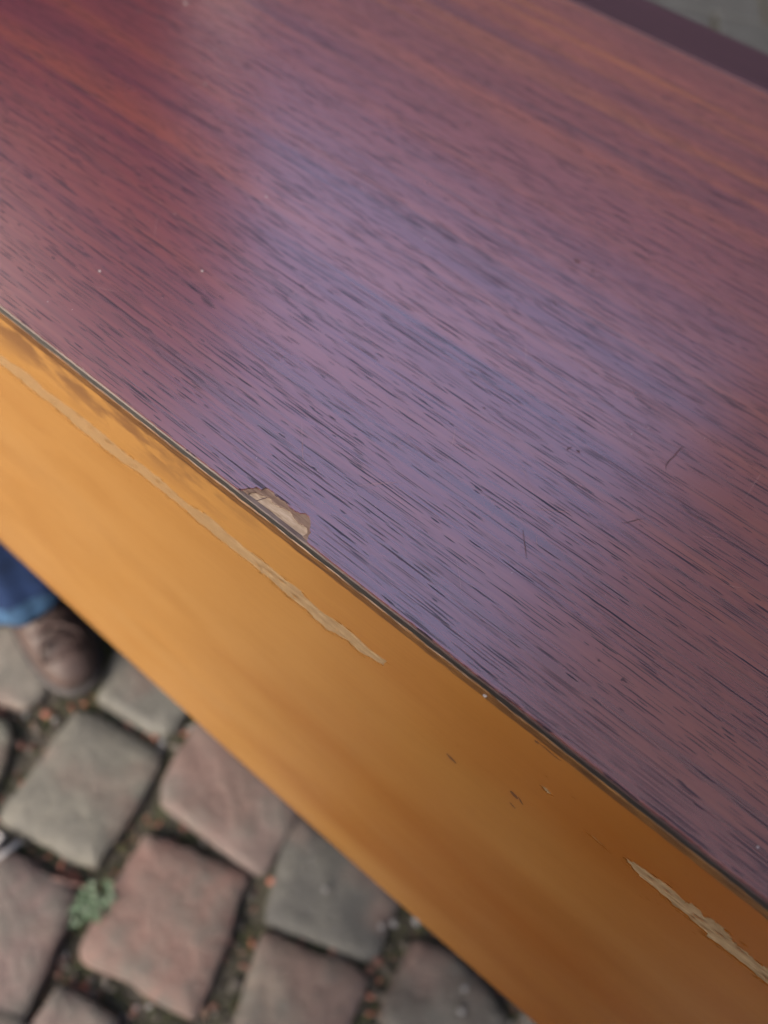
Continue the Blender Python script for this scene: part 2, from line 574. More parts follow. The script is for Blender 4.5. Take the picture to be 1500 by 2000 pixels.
def ground_sheet():
    bm = bmesh.new()
    n = 160
    bmesh.ops.create_grid(bm, x_segments=n, y_segments=n, size=2.2)
    for v in bm.verts:
        q = v.co.copy()
        v.co.z = -0.019 + 0.009 * noise.noise(q * 9.0) + 0.004 * noise.noise(q * 41.0)
    # run out to the horizon
    edge = [e for e in bm.edges if e.is_boundary]
    ret = bmesh.ops.extrude_edge_only(bm, edges=edge)
    for v in ret['geom']:
        if isinstance(v, bmesh.types.BMVert):
            v.co.x *= 250.0
            v.co.y *= 250.0
            v.co.z = -0.03
    o = bm_obj('ground', bm, M_SOIL, None, True)
    return tag(o, kind='structure')


ground = ground_sheet()


def round_poly(poly, it=2):
    src = [Vector(p).to_2d() for p in poly]
    pts = []
    for i in range(len(src)):
        a, b = src[i], src[(i + 1) % len(src)]
        L = (b - a).length
        k = min(0.4, 0.009 / L)
        pts += [a.lerp(b, k), a.lerp(b, 0.5), a.lerp(b, 1 - k)]
    for k in range(it):
        out = []
        w = 0.25
        for i in range(len(pts)):
            a, b = pts[i], pts[(i + 1) % len(pts)]
            out += [a.lerp(b, w), a.lerp(b, 1 - w)]
        pts = out
    return pts


def cobble_mesh(name, poly, seed):
    """pillow-topped setts: worn shoulder, uneven crown; poly relative to its centre"""
    pts = round_poly(poly)
    # outline ragged by a few mm
    out = []
    for p in pts:
        k = 1 + 0.06 * noise.noise(Vector((p.x * 22, p.y * 22, seed))) + 0.05 * noise.noise(Vector((p.x * 70, p.y * 70, seed)))
        out.append(p * k)
    n = len(out)
    rings = [(1.03, -0.075), (1.0, -0.012), (0.982, -0.0035), (0.955, -0.0008), (0.70, 0.0006), (0.38, 0.001)]
    verts, faces = [], []
    for s, z in rings:
        for p in out:
            q = p * s
            dz = 0.0 if z < -0.05 else 0.0035 * noise.noise(Vector((q.x * 28, q.y * 28, seed * 3.1)))
            verts.append((q.x, q.y, z + dz))
    verts.append((0, 0, 0.002 + 0.0035 * noise.noise(Vector((0, 0, seed * 3.1)))))
    for r in range(len(rings) - 1):
        for i in range(n):
            j = (i + 1) % n
            faces.append((r * n + i, r * n + j, (r + 1) * n + j, (r + 1) * n + i))
    L = (len(rings) - 1) * n
    for i in range(n):
        faces.append((L + i, L + (i + 1) % n, len(verts) - 1))
    me = bpy.data.meshes.new(name)
    me.from_pydata(verts, [], faces)
    me.update()
    for p in me.polygons: p.use_smooth = True
    me.materials.append(M_COBBLE)
    return me


GREY, MAUVE, RED, DARK, TAN = (0.117, 0.111, 0.092), (0.129, 0.090, 0.080), (0.140, 0.078, 0.064), (0.048, 0.047, 0.043), (0.144, 0.113, 0.090)
SEEN = [
    ([(-0.6726, 0.0151), (-0.6208, 0.0454), (-0.5104, 0.012), (-0.509, -0.031), (-0.5725, -0.0528)], (0.156, 0.139, 0.119)),
    ([(-0.4512, 0.0423), (-0.5097, 0.1578), (-0.3556, 0.1594), (-0.3382, 0.0703)], (0.113, 0.111, 0.098)),
    ([(-0.4156, -0.1339), (-0.4559, 0.0156), (-0.3225, 0.0494), (-0.281, -0.1)], GREY),
    ([(-0.2825, 0.0038), (-0.3216, 0.1185), (-0.1397, 0.1182), (-0.1136, 0.0328), (-0.1379, 0.019)], MAUVE),
    ([(-0.2207, -0.1729), (-0.2639, -0.0354), (-0.1285, 0.0112), (-0.0711, -0.1349)], RED),
    ([(-0.0765, -0.0084), (-0.1378, 0.111), (0.0381, 0.1272), (0.052, 0.0412)], DARK),
    ([(-0.3346, -0.2705), (-0.4044, -0.1628), (-0.2757, -0.1332), (-0.2158, -0.2575), (-0.2414, -0.2779)], (0.129, 0.088, 0.080)),
    ([(-0.0181, -0.1372), (-0.0693, -0.0205), (0.0568, 0.0222), (0.1036, -0.1006)], TAN),
    ([(-0.2032, -0.2536), (-0.2142, -0.2092), (-0.1307, -0.1898), (-0.0928, -0.2811), (-0.1953, -0.3116)], MAUVE),
    ([(0.1005, 0.0006), (0.0834, 0.0894), (0.1387, 0.1128), (0.2199, 0.0958), (0.2151, 0.0041)], (0.055, 0.044, 0.036)),  # stone beneath the panel, shade put into its colour
    ([(-0.5326, -0.1564), (-0.5652, -0.0659), (-0.5012, -0.0555), (-0.4665, -0.0909), (-0.4421, -0.1465)], (0.101, 0.105, 0.078)),
]
COBBLE_POLYS = []
seen_centres = []
for i, (poly, c) in enumerate(SEEN):
    cx = sum(p[0] for p in poly) / len(poly)
    cy = sum(p[1] for p in poly) / len(poly)
    seen_centres.append(Vector((cx, cy)))
    loc = [(p[0] - cx, p[1] - cy) for p in poly]
    grown = [(x * 1.075, y * 1.075) for x, y in loc]
    o = link(bpy.data.objects.new('cobble', cobble_mesh('cobble', grown, 3.7 * i + 1)), ground)
    o.location = (cx, cy, 0.002 * math.sin(i * 2.3))
    o.rotation_euler = (R(1.5 * math.sin(i * 5.1)), R(1.5 * math.cos(i * 3.3)), 0)
    o.color = (*c, 1)
    COBBLE_POLYS.append([(cx + p.x, cy + p.y) for p in round_poly(grown)])

variants = []
for k in range(8):
    a, b = 0.081 + 0.004 * random.uniform(-1, 1), 0.073 + 0.004 * random.uniform(-1, 1)
    poly = []
    for sx, sy in ((-1, -1), (1, -1), (1, 1), (-1, 1)):
        v = CP * (sx * a + random.uniform(-.007, .007)) + CD * (-sy * b + random.uniform(-.007, .007))
        poly.append((v.x, v.y))
    variants.append((poly, cobble_mesh('cobble', poly, 50 + k * 7.7)))
stag = {0: -0.082, 1: 0.030, 2: -0.074, 3: -0.007, -1: -0.030}
cells = []
for ci in range(-16, 17):
    s = -0.355 + 0.174 * ci
    a0 = stag.get(ci, random.uniform(-0.08, 0.08))
    for rj in range(-19, 17):
        a = a0 + 0.158 * rj
        p = CP * s + CD * a + Vector((random.uniform(-.006, .006), random.uniform(-.006, .006)))
        if any((p - q).length < 0.115 for q in seen_centres): continue
        if not (-2.0 < p.x < 2.0 and -2.0 < p.y < 2.1): continue
        cells.append(p)
cells.sort(key=lambda p: (p - Vector((-0.2, 0.0))).length)
rest_v, rest_f = [], []
for k, p in enumerate(cells):
    poly, me = variants[k % 8] if k < 270 else variants[random.randrange(8)]
    if k < 270:
        o = link(bpy.data.objects.new('cobble', me), ground)
        o.location = (p.x, p.y, random.uniform(-.003, .003))
        o.rotation_euler = (R(random.uniform(-2, 2)), R(random.uniform(-2, 2)), R(random.uniform(-3, 3)))
        o.color = (*random.choice((GREY, GREY, MAUVE, RED, DARK, TAN)), 1)
        COBBLE_POLYS.append([(p.x + q.x, p.y + q.y) for q in round_poly(poly)])
    else:
        s = len(rest_v)
        rest_v += [(p.x + v.co.x, p.y + v.co.y, v.co.z) for v in me.vertices]
        rest_f += [tuple(s + i for i in f.vertices) for f in me.polygons]
if rest_v:
    o = mesh_obj('cobble_field', rest_v, rest_f, M_COBBLE, ground, True)
    o.color = (*GREY, 1)
    tag(o, kind='stuff')

# pale paving slabs a few steps behind the cabinet
SD = Vector((0.44, -0.898))
SP = Vector((0.898, 0.44))
slab_me = []
for k in range(3):
    bm = box_bm(-0.186, 0.186, -0.186, 0.186, -0.04, 0.0, 0.008, 2)
    for v in bm.verts:
        v.co.z += 0.002 * noise.noise(v.co * 11 + Vector((k * 9, 0, 0)))
    me = bpy.data.meshes.new('slab')
    bm.to_mesh(me)
    bm.free()
    me.materials.append(M_SLAB)
    slab_me.append(me)
J0 = Vector((-0.835, 3.115))
for i in range(-4, 5):
    for j in range(-2, 3):
        p = J0 + SP * (0.2 + 0.4 * i + (0.0 if j % 2 == 0 else 0.2)) + SD * (0.2 + 0.4 * j)
        if p.y < 2.25: continue
        o = link(bpy.data.objects.new('slab', slab_me[(i * 3 + j) % 3]), ground)
        o.location = (p.x, p.y, 0.004 + random.uniform(-.003, .003))
        o.rotation_euler = (R(random.uniform(-.8, .8)), R(random.uniform(-.8, .8)), math.atan2(SP.y, SP.x))

# ------------------------------------------------------------------ crumbs, moss and small litter in the joints
joint_pts = []
tries = 0
near_polys = [((sum(v[0] for v in q) / len(q), sum(v[1] for v in q) / len(q)), q) for q in COBBLE_POLYS if -1.1 < q[0][0] < 0.7 and -0.7 < q[0][1] < 0.6]
while len(joint_pts) < 7000 and tries < 90000:
    tries += 1
    p = (random.uniform(-0.95, 0.5), random.uniform(-0.5, 0.45))
    if any(abs(p[0] - c[0]) < .13 and abs(p[1] - c[1]) < .13 and inside(p, q) for c, q in near_polys): continue
    joint_pts.append(p)
ICO = [(0, 0, 1), (.894, 0, .447), (.276, .851, .447), (-.724, .526, .447), (-.724, -.526, .447), (.276, -.851, .447),
       (.724, .526, -.447), (-.276, .851, -.447), (-.894, 0, -.447), (-.276, -.851, -.447), (.724, -.526, -.447), (0, 0, -1)]
ICOF = [(0, 1, 2), (0, 2, 3), (0, 3, 4), (0, 4, 5), (0, 5, 1), (1, 6, 2), (2, 7, 3), (3, 8, 4), (4, 9, 5), (5, 10, 1),
        (6, 7, 2), (7, 8, 3), (8, 9, 4), (9, 10, 5), (10, 6, 1), (7, 6, 11), (8, 7, 11), (9, 8, 11), (10, 9, 11), (6, 10, 11)]


def soil_z(x, y):
    q = Vector((x, y, 0))
    return -0.019 + 0.009 * noise.noise(q * 9.0) + 0.004 * noise.noise(q * 41.0)


cv, cf, mv, mf = [], [], [], []
for k, (x, y) in enumerate(joint_pts):
    z = soil_z(x, y)
    moss = noise.noise(Vector((x * 11, y * 11, 4.2)))
    if k % 2 == 0:
        r = random.choice((0.0016, 0.0022, 0.0026, 0.0032, 0.0042, 0.006))
        m = Matrix.Rotation(random.uniform(0, 6), 3, 'Z') @ Matrix.Rotation(random.uniform(0, 6), 3, 'X')
        s = len(cv)
        sc = Vector((random.uniform(.7, 1.5), random.uniform(.6, 1.1), random.uniform(.5, .9)))
        for v in ICO:
            w = m @ Vector((v[0] * sc.x, v[1] * sc.y, v[2] * sc.z)) * (r * random.uniform(.8, 1.2))
            cv.append((x + w.x, y + w.y, z + r * 0.5 + w.z))
        cf += [tuple(s + i for i in f) for f in ICOF]
    elif moss > -0.18:
        for b in range(7):
            a = random.uniform(0, 6.283)
            bx, by = x + random.uniform(-.006, .006), y + random.uniform(-.006, .006)
            hgt = random.uniform(.004, .010) * (0.8 + moss)
            le = random.uniform(.001, .005)
            w = 0.0011
            s = len(mv)
            mv += [(bx - w * math.sin(a), by + w * math.cos(a), z - .001), (bx + w * math.sin(a), by - w * math.cos(a), z - .001),
                   (bx + le * math.cos(a), by + le * math.sin(a), z + hgt)]
            mf.append((s, s + 1, s + 2))
tag(mesh_obj('gravel', cv, cf, M_CRUMB), 'red brick crumbs and grit lying in the joints between cobbles', 'gravel', kind='stuff')
tag(mesh_obj('moss', mv, mf, M_MOSS), 'olive green moss growing in the joints between cobbles', 'moss', kind='stuff')

# clover tuft
tv, tf = [], []
for k in range(46):
    a = random.uniform(0, 6.283)
    rr = 0.024 * math.sqrt(random.random())
    x, y = -0.250 + rr * math.cos(a) * 0.8, -0.128 + rr * math.sin(a) * 1.25
    z = random.uniform(0.0, 0.010)
    for l in range(3):
        b = a + l * 2.094 + random.uniform(-.3, .3)
        s = len(tv)
        L, W = random.uniform(.0045, .007), random.uniform(.002, .0032)
        dx, dy = math.cos(b), math.sin(b)
        tv += [(x, y, z), (x + dx * L * .6 - dy * W, y + dy * L * .6 + dx * W, z + .0015), (x + dx * L, y + dy * L, z + .001),
               (x + dx * L * .6 + dy * W, y + dy * L * .6 - dx * W, z + .0015)]
        tf.append((s, s + 1, s + 2, s + 3))
clover = empty('clover_plant', (-0.25, -0.128, -0.018))
lo = mesh_obj('leaves', [(v[0] + .25, v[1] + .128, v[2] + .018) for v in tv], tf, M_CLOVER, clover)
tag(lo, kind='stuff')
sv, sf = [], []
for k in range(14):
    a = random.uniform(0, 6.283)
    rr = random.uniform(.002, .018)
    s = len(sv)
    ex, ey = rr * math.cos(a), rr * math.sin(a)
    sv += [(-.0008, 0, 0), (.0008, 0, 0), (ex + .0006, ey, .022), (ex - .0006, ey, .022)]
    sf.append((s, s + 1, s + 2, s + 3))
mesh_obj('stems', sv, sf, M_CLOVER, clover)
tag(clover, 'bright green clover tuft in the joint left of the reddest cobble', 'plant')


def tube_mesh(path, radii, nseg=10):
    verts, faces = [], []
    n = len(path)
    for i, p in enumerate(path):
        p = Vector(p)
        a = Vector(path[max(0, i - 1)])
        b = Vector(path[min(n - 1, i + 1)])
        d = (b - a).normalized()
        u = d.orthogonal().normalized() if abs(d.z) > 0.9 else d.cross(Vector((0, 0, 1))).normalized()
        w = d.cross(u)
        for k in range(nseg):
            t = 6.28318 * k / nseg
            verts.append(p + (u * math.cos(t) + w * math.sin(t)) * radii[i])
    for i in range(n - 1):
        for k in range(nseg):
            l = (k + 1) % nseg
            faces.append((i * nseg + k, i * nseg + l, (i + 1) * nseg + l, (i + 1) * nseg + k))
    faces.append(tuple(range(nseg - 1, -1, -1)))
    faces.append(tuple((n - 1) * nseg + k for k in range(nseg)))
    return verts, faces


v, f = tube_mesh([(-0.322, -0.149, -.004), (-0.305, -0.138, -.002), (-0.290, -0.131, -.004), (-0.268, -0.118, -.006)], [.0025, .0034, .003, .0018], 7)
tag(mesh_obj('twig', v, f, M_TWIG, None, True), 'short reddish brown twig lying in the joint beside the clover tuft', 'twig')
v, f = tube_mesh([(-0.398, -0.151, .004), (-0.392, -0.148, .0045), (-0.380, -0.1865, .005), (-0.371, -0.138, .0055)], [.0036, .0042, .0042, .0038], 10)
tag(mesh_obj('paper_scrap', v, f, M_BUTT, None, True), 'small rolled white scrap of paper at the left edge on cobbles', 'litter')
for (x, y), r, lab in (((-0.0417, 0.0629), .0042, 'tiny pale pebble on the middle of the dark grey cobble'),
                       ((0.0501, 0.0879), .0058, 'larger pale pebble by the corner of the dark grey cobble'),
                       ((0.0400, 0.0760), .0042, 'bluish pebble next to the larger pale pebble'),
                       ((0.1711, 0.0667), .0050, 'pale pebble lowest in the shade under the panel'),
                       ((0.1600, 0.0881), .0045, 'pale pebble touching the panel edge in deep shade')):
    vs = []
    for q in ICO:
        vs.append((x + q[0] * r * random.uniform(.85, 1.3), y + q[1] * r * random.uniform(.8, 1.2), .004 + r * .6 + q[2] * r * random.uniform(.6, .9)))
    o = mesh_obj('pebble', vs, ICOF, M_PEBBLE, None, True)
    ms = o.modifiers.new('round', 'SUBSURF')
    ms.levels = ms.render_levels = 1
    tag(o, lab, 'pebble', 'pale pebbles on the cobbles')

# ------------------------------------------------------------------ cabinet
ZT = 0.870          # top surface
XL, XR = -0.455, 0.62
YB = 0.4928
cab = empty('cabinet', (0.08, 0.246, 0.0))
tag(cab, 'old wooden cabinet with dark red veneered top and honey coloured panel', 'cabinet')
OFF = Vector((-0.08, -0.246, 0.0))


def cpart(o):
    o.location = Vector(o.location) + OFF
    return o


CHIP = [(-0.1083, -0.0001), (-0.1073, 0.0018), (-0.106, 0.003), (-0.1055, 0.0041), (-0.1038, 0.0045), (-0.1033, 0.006), (-0.1015, 0.0065), (-0.0995, 0.0063), (-0.0975, 0.0061), (-0.0948, 0.0064), (-0.0921, 0.0058), (-0.0895, 0.0058), (-0.0881, 0.0062), (-0.0868, 0.0075), (-0.085, 0.0072), (-0.0833, 0.0062), (-0.082, 0.0044), (-0.0806, 0.003), (-0.08, 0.0012)]
CHIP_IN = [(-0.1057, 0.0008), (-0.1045, 0.0026), (-0.102, 0.0034), (-0.0996, 0.0041), (-0.0969, 0.0035), (-0.0938, 0.0042), (-0.0912, 0.0049), (-0.0885, 0.0039), (-0.0861, 0.0035), (-0.0829, 0.0039), (-0.0813, 0.0022), (-0.0815, 0.0008)]
YN = -0.0008        # the veneer stands a hair proud of the panel
chip_line = ragged(CHIP, 0.0005, 0.00035, 900.0, 2.0, False)
# the near border of the veneer is nibbled, most towards the right
border = []
x = XL
while x < XR:
    wear = 0.00018 + 0.0011 * max(0.0, noise.noise(Vector((x * 45, 3, 1)))) * (1.0 if x > -0.02 else 0.35)
    border.append((x, YN + wear * (1 + noise.noise(Vector((x * 700, 0, 5)))) * 0.8 + 0.0002 * noise.noise(Vector((x * 2000, 9, 0)))))
    x += 0.0016
left = [p for p in border if p[0] < CHIP[0][0] - 0.0008]
right = [p for p in border if p[0] > CHIP[-1][0] + 0.0008]
YLIP = 0.4385
outer = left + chip_line + right + [(XR, YLIP), (XL, YLIP)]
top3 = lambda x, y, d: (x, y, ZT - d)
board = cpart(bm_obj('top_board', box_bm(XL + .001, XR - .001, 0.0004, YLIP - .0006, ZT - 0.0188, ZT - 0.0011), M_BARE_TOP, cab))
veneer = sheet('veneer', outer, [], top3, 0.0010, M_TOP, board)
inner_poly = ragged(CHIP_IN, 0.0005, 0.0003, 800.0, 6.0, False)
lay_outer = [(-0.1095, 0.0004)] + [(p[0] + (0.0004 if p[0] > -0.085 else -0.0004 if p[0] < -0.106 else 0), p[1] + 0.0006) for p in CHIP] + [(-0.0790, 0.0004)]
lay = lay_outer + [(inner_poly[-1][0], 0.0004)] + list(reversed(inner_poly)) + [(inner_poly[0][0], 0.0004)]
sheet('torn_layer', lay, [], lambda x, y, d: (x, y, ZT - 0.00105 + 0.0005 - d), 0.0005, M_TORN, board)
crk = [(-0.1023, 0.0004), (-0.1020, 0.0004), (-0.1003, 0.0040), (-0.1006, 0.0040)]
sheet('crack', crk, [], lambda x, y, d: (x, y, ZT - 0.00098 - d), 0.0001, M_SCR, board)

# exposed veneer edge, pale and crisp at the left, darker at the right
ev, ef = [], []
xs = [XL + i * (XR - XL) / 300 for i in range(301)]


def profile_strip(name, prof, mat, parent, jit=0.0, seed=0.0, x0=XL, x1=XR, n=300):
    verts, faces = [], []
    m = len(prof)
    for i in range(n + 1):
        x = x0 + (x1 - x0) * i / n
        for j, (y, z) in enumerate(prof):
            k = jit * noise.noise(Vector((x * 160, j * 3.3, seed))) + jit * 0.6 * noise.noise(Vector((x * 700, j * 3.3, seed)))
            verts.append((x, y + k * 0.3, z + k))
    for i in range(n):
        for j in range(m - 1):
            faces.append((i * m + j, i * m + j + 1, (i + 1) * m + j + 1, (i + 1) * m + j))
    o = mesh_obj(name, verts, faces, mat, parent, False)
    bm = bmesh.new()
    bm.from_mesh(o.data)
    bmesh.ops.recalc_face_normals(bm, faces=bm.faces)
    bm.to_mesh(o.data)
    bm.free()
    return o


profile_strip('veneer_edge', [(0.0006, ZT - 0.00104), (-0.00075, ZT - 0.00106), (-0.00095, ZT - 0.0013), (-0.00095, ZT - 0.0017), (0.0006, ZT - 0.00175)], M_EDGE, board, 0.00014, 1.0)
profile_strip('gap_shadow', [(0.0006, ZT - 0.0016), (-0.0010, ZT - 0.00172), (-0.0010, ZT - 0.0042), (0.0006, ZT - 0.0044)], M_LINE, board, 0.00040, 4.0)  # dark strip painted in for the shadow in the gap below the veneer
strip = cpart(profile_strip('edge_strip', [(0.0030, ZT - 0.0041), (-0.0009, ZT - 0.0042), (-0.0012, ZT - 0.0046), (-0.0012, ZT - 0.0062), (-0.0009, ZT - 0.0090), (-0.0003, ZT - 0.0097), (0.0030, ZT - 0.0098)], M_STRIP, cab, 0.00045, 8.0))

lip = box_bm(XL - .0005, XR + .0005, YLIP, YB, ZT - 0.0185, ZT + 0.0006, 0.003, 3)
cpart(bm_obj('lipping', lip, M_LIP, cab))

# upright panel: varnished face with real hollows where it was scraped
SCRATCH_UP = [(-0.262, 0.8300), (-0.2492, 0.831), (-0.2421, 0.8321), (-0.2292, 0.8346), (-0.2204, 0.8322), (-0.2085, 0.8333), (-0.1969, 0.8344), (-0.1859, 0.8342), (-0.1772, 0.8332), (-0.1714, 0.8329), (-0.1624, 0.8345), (-0.1529, 0.8345), (-0.1456, 0.8338), (-0.1393, 0.832), (-0.1332, 0.8336), (-0.1254, 0.8358), (-0.1148, 0.8341), (-0.1061, 0.8341), (-0.0976, 0.8348), (-0.0892, 0.8342), (-0.0809, 0.8348), (-0.0758, 0.8328), (-0.0693, 0.8321), (-0.063, 0.8338), (-0.0567, 0.8343), (-0.052, 0.834), (-0.0472, 0.8327), (-0.0401, 0.8343)]
SCRATCH_LO = [(-0.258, 0.8210), (-0.2541, 0.8193), (-0.2426, 0.8195), (-0.2293, 0.8191), (-0.2168, 0.8204), (-0.2074, 0.8194), (-0.1948, 0.819), (-0.1844, 0.8192), (-0.176, 0.8199), (-0.1676, 0.8219), (-0.1577, 0.8221), (-0.148, 0.8222), (-0.1394, 0.8226), (-0.1338, 0.8211), (-0.1245, 0.8212), (-0.1153, 0.8213), (-0.1045, 0.8223), (-0.0957, 0.8224), (-0.0887, 0.8217), (-0.0818, 0.8223), (-0.0768, 0.8234), (-0.0717, 0.822), (-0.0666, 0.8218), (-0.0619, 0.8241), (-0.0572, 0.8251), (-0.0507, 0.8245), (-0.0462, 0.8267), (-0.0409, 0.8279)]
GOUGE_UP = [(0.0572, 0.8307), (0.0604, 0.8323), (0.0638, 0.8329), (0.0677, 0.8339), (0.0716, 0.8349), (0.0749, 0.8339), (0.0783, 0.833), (0.0792, 0.8353), (0.0818, 0.8351), (0.0845, 0.8332), (0.0852, 0.8358), (0.0883, 0.8352), (0.0913, 0.8353), (0.0944, 0.8329), (0.0981, 0.8319), (0.1015, 0.8319), (0.1049, 0.8319), (0.1079, 0.833), (0.125, 0.832), (0.150, 0.8275)]
GOUGE_LO = [(0.0597, 0.8281), (0.0631, 0.8265), (0.0671, 0.8259), (0.0709, 0.826), (0.0749, 0.8254), (0.0789, 0.8248), (0.0825, 0.8248), (0.0873, 0.824), (0.0904, 0.8237), (0.0909, 0.8216), (0.0946, 0.8224), (0.0982, 0.8225), (0.1013, 0.8232), (0.1048, 0.8232), (0.1086, 0.8227), (0.1121, 0.8227), (0.1142, 0.8226), (0.130, 0.8235)]
NICKS = [[(0.0236, 0.8332), (0.0258, 0.8348), (0.0297, 0.8332), (0.0276, 0.8312)],
         [(0.043, 0.8268), (0.0471, 0.8281), (0.0549, 0.8262), (0.0499, 0.8260)],
         [(0.0944, 0.8360), (0.0959, 0.8366), (0.098, 0.8363), (0.0964, 0.8355)]]
ZPT = ZT - 0.0099
bot = [(-0.455, 0.560), (-0.30, 0.5545), (-0.25, 0.5515), (-0.15, 0.5495), (-0.07, 0.5490), (-0.01, 0.5510), (0.05, 0.5545), (0.117, 0.5600), (0.25, 0.568), (0.62, 0.570)]
bot = [(x, z - 0.001) for x, z in bot]
SCRATCH_LO = [(x, z + (0.0028 if x < -0.10 else 0.0028 * max(0.0, (-0.07 - x) / 0.03))) for x, z in SCRATCH_LO]
holes = [ragged(SCRATCH_UP + list(reversed(SCRATCH_LO)), 0.0008, 0.00075, 700.0, 3.0, True, 0.35),
         ragged(GOUGE_UP + list(reversed(GOUGE_LO)), 0.0005, 0.0007, 900.0, 9.0, True, 0.3)] + \
        [ragged(nk, 0.0006, 0.0002, 700.0, 12.0 + i, True, 0.5) for i, nk in enumerate(NICKS)]
fr = random.Random(4)


def splinter(x0, z0, L, w, tilt):
    return [(x0 - L * .5, z0 - tilt * L * .5), (x0 - L * .1, z0 - w), (x0 + L * .5, z0 + tilt * L * .5), (x0 + L * .05, z0 + w)]


for line, n, k in ((SCRATCH_UP, 60, 1.0), (SCRATCH_LO, 60, 1.0), (GOUGE_UP, 46, 0.8), (GOUGE_LO, 46, 0.8)):
    for q in range(n):      # torn fibres running out of the hollows along the grain
        i = fr.randrange(len(line) - 1)
        t = fr.random()
        x0 = line[i][0] + (line[i + 1][0] - line[i][0]) * t
        z0 = line[i][1] + (line[i + 1][1] - line[i][1]) * t + fr.uniform(-.0010, .0010)
        holes.append(splinter(x0, z0, fr.uniform(0.002, 0.008) * k, fr.uniform(0.00012, 0.0005), fr.uniform(-.06, .06)))
for q in range(30):         # and a few lost ones further off
    x0 = fr.uniform(-0.24, 0.12)
    holes.append(splinter(x0, 0.828 + fr.choice((-1, 1)) * fr.uniform(.009, .016), fr.uniform(.0008, .003), fr.uniform(.00006, .00016), fr.uniform(-.05, .05)))
# a smooth lower border
bx = [XL + i * (XR - XL) / 60 for i in range(61)]


def bz(x):
    for (a, za), (b, zb) in zip(bot, bot[1:]):
        if a <= x <= b:
            return za + (zb - za) * (x - a) / (b - a)
    return bot[-1][1]


low = [(x, sum(bz(min(XR, max(XL, x + k * 0.012))) for k in range(-3, 4)) / 7) for x in bx]
outer_p = low + [(XR, ZPT), (XL, ZPT)]
pan3 = lambda x, z, d: (x, 0.0 + d, z)
core = cpart(sheet('panel', outer_p, [], lambda x, z, d: (x, 0.00055 + d, z), 0.017, M_BARE_SIDE, cab))
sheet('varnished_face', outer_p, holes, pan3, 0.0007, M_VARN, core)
# flecks of varnish still clinging inside the hollows
fv, ff = [], []
for q in range(70):
    if q < 46: x0, z0 = fr.uniform(-0.25, -0.055), fr.uniform(0.8215, 0.8325)
    else: x0, z0 = fr.uniform(0.066, 0.12), fr.uniform(0.8262, 0.8318)
    L, w = fr.uniform(0.001, 0.006), fr.uniform(0.0001, 0.00045)
    b0 = len(fv)
    fv += [(x, 0.00012, z) for x, z in splinter(x0, z0, L, w, fr.uniform(-.06, .06))]
    ff.append((b0, b0 + 1, b0 + 2, b0 + 3))
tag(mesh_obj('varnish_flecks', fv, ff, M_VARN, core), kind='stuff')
profile_strip('seam', [(0.0004, ZT - 0.0095), (-0.00022, ZT - 0.0097), (-0.00022, ZT - 0.0102), (0.0004, ZT - 0.0104)], M_GAP, core, 0.00012, 14.0)


def sliver(name, pts, width, mat, to3d, parent, seed=0.0, thick=0.00008, taper=True):
    """a thin mark laid along a short path"""
    pts = [Vector(p) for p in pts]
    L, Rr = [], []
    n = len(pts)
    for i, p in enumerate(pts):
        a, b = pts[max(0, i - 1)], pts[min(n - 1, i + 1)]
        d = (b - a).normalized()
        nrm = Vector((-d.y, d.x))
        w = width * (0.25 + 0.75 * math.sin(math.pi * (i + 0.25) / (n - 0.5))) if taper else width
        w *= 1 + 0.5 * noise.noise(Vector((i * 1.7, seed, 3)))
        L.append(tuple(p + nrm * w * .5))
        Rr.append(tuple(p - nrm * w * .5))
    return sheet(name, L + list(reversed(Rr)), [], lambda x, y, d: to3d(x, y, d - thick), thick, mat, parent)


def blob(cx, cy, rx, ry, seed, n=14, amp=0.35):
    out = []
    for i in range(n):
        a = 6.28318 * i / n
        k = 1 + amp * noise.noise(Vector((math.cos(a) * 1.3, math.sin(a) * 1.3, seed)))
        out.append((cx + rx * k * math.cos(a), cy + ry * k * math.sin(a)))
    return out


def lerp_path(a, b, n=6, amp=0.0, seed=0.0):
    a, b = Vector(a), Vector(b)
    nr = Vector((-(b - a).y, (b - a).x)).normalized()
    return [a.lerp(b, i / (n - 1)) + nr * amp * noise.noise(Vector((i * .9, seed, 0))) for i in range(n)]


# dark dents and cracks on the panel
for k, (a, b, w) in enumerate((((-0.006, 0.8025), (-0.0012, 0.8008), 0.0016), ((0.0190, 0.8136), (0.0226, 0.8120), 0.0022),
                               ((0.0222, 0.8140), (0.0252, 0.8108), 0.0008), ((0.0215, 0.8050), (0.0245, 0.8035), 0.0009),
                               ((0.0134, 0.8576), (0.0150, 0.8572), 0.0011), ((0.0150, 0.8578), (0.0229, 0.8573), 0.0006))):
    sliver('dent', lerp_path(a, b, 6, 0.0003, k), w, M_DARKMARK, pan3, core, k)
o = sheet('nail_head', blob(-0.0060, 0.8630, 0.0008, 0.0008, 3.3, 14, 0.9), [], lambda x, z, d: (x, -0.0014 + d, z), 0.0003, M_DUST, strip)

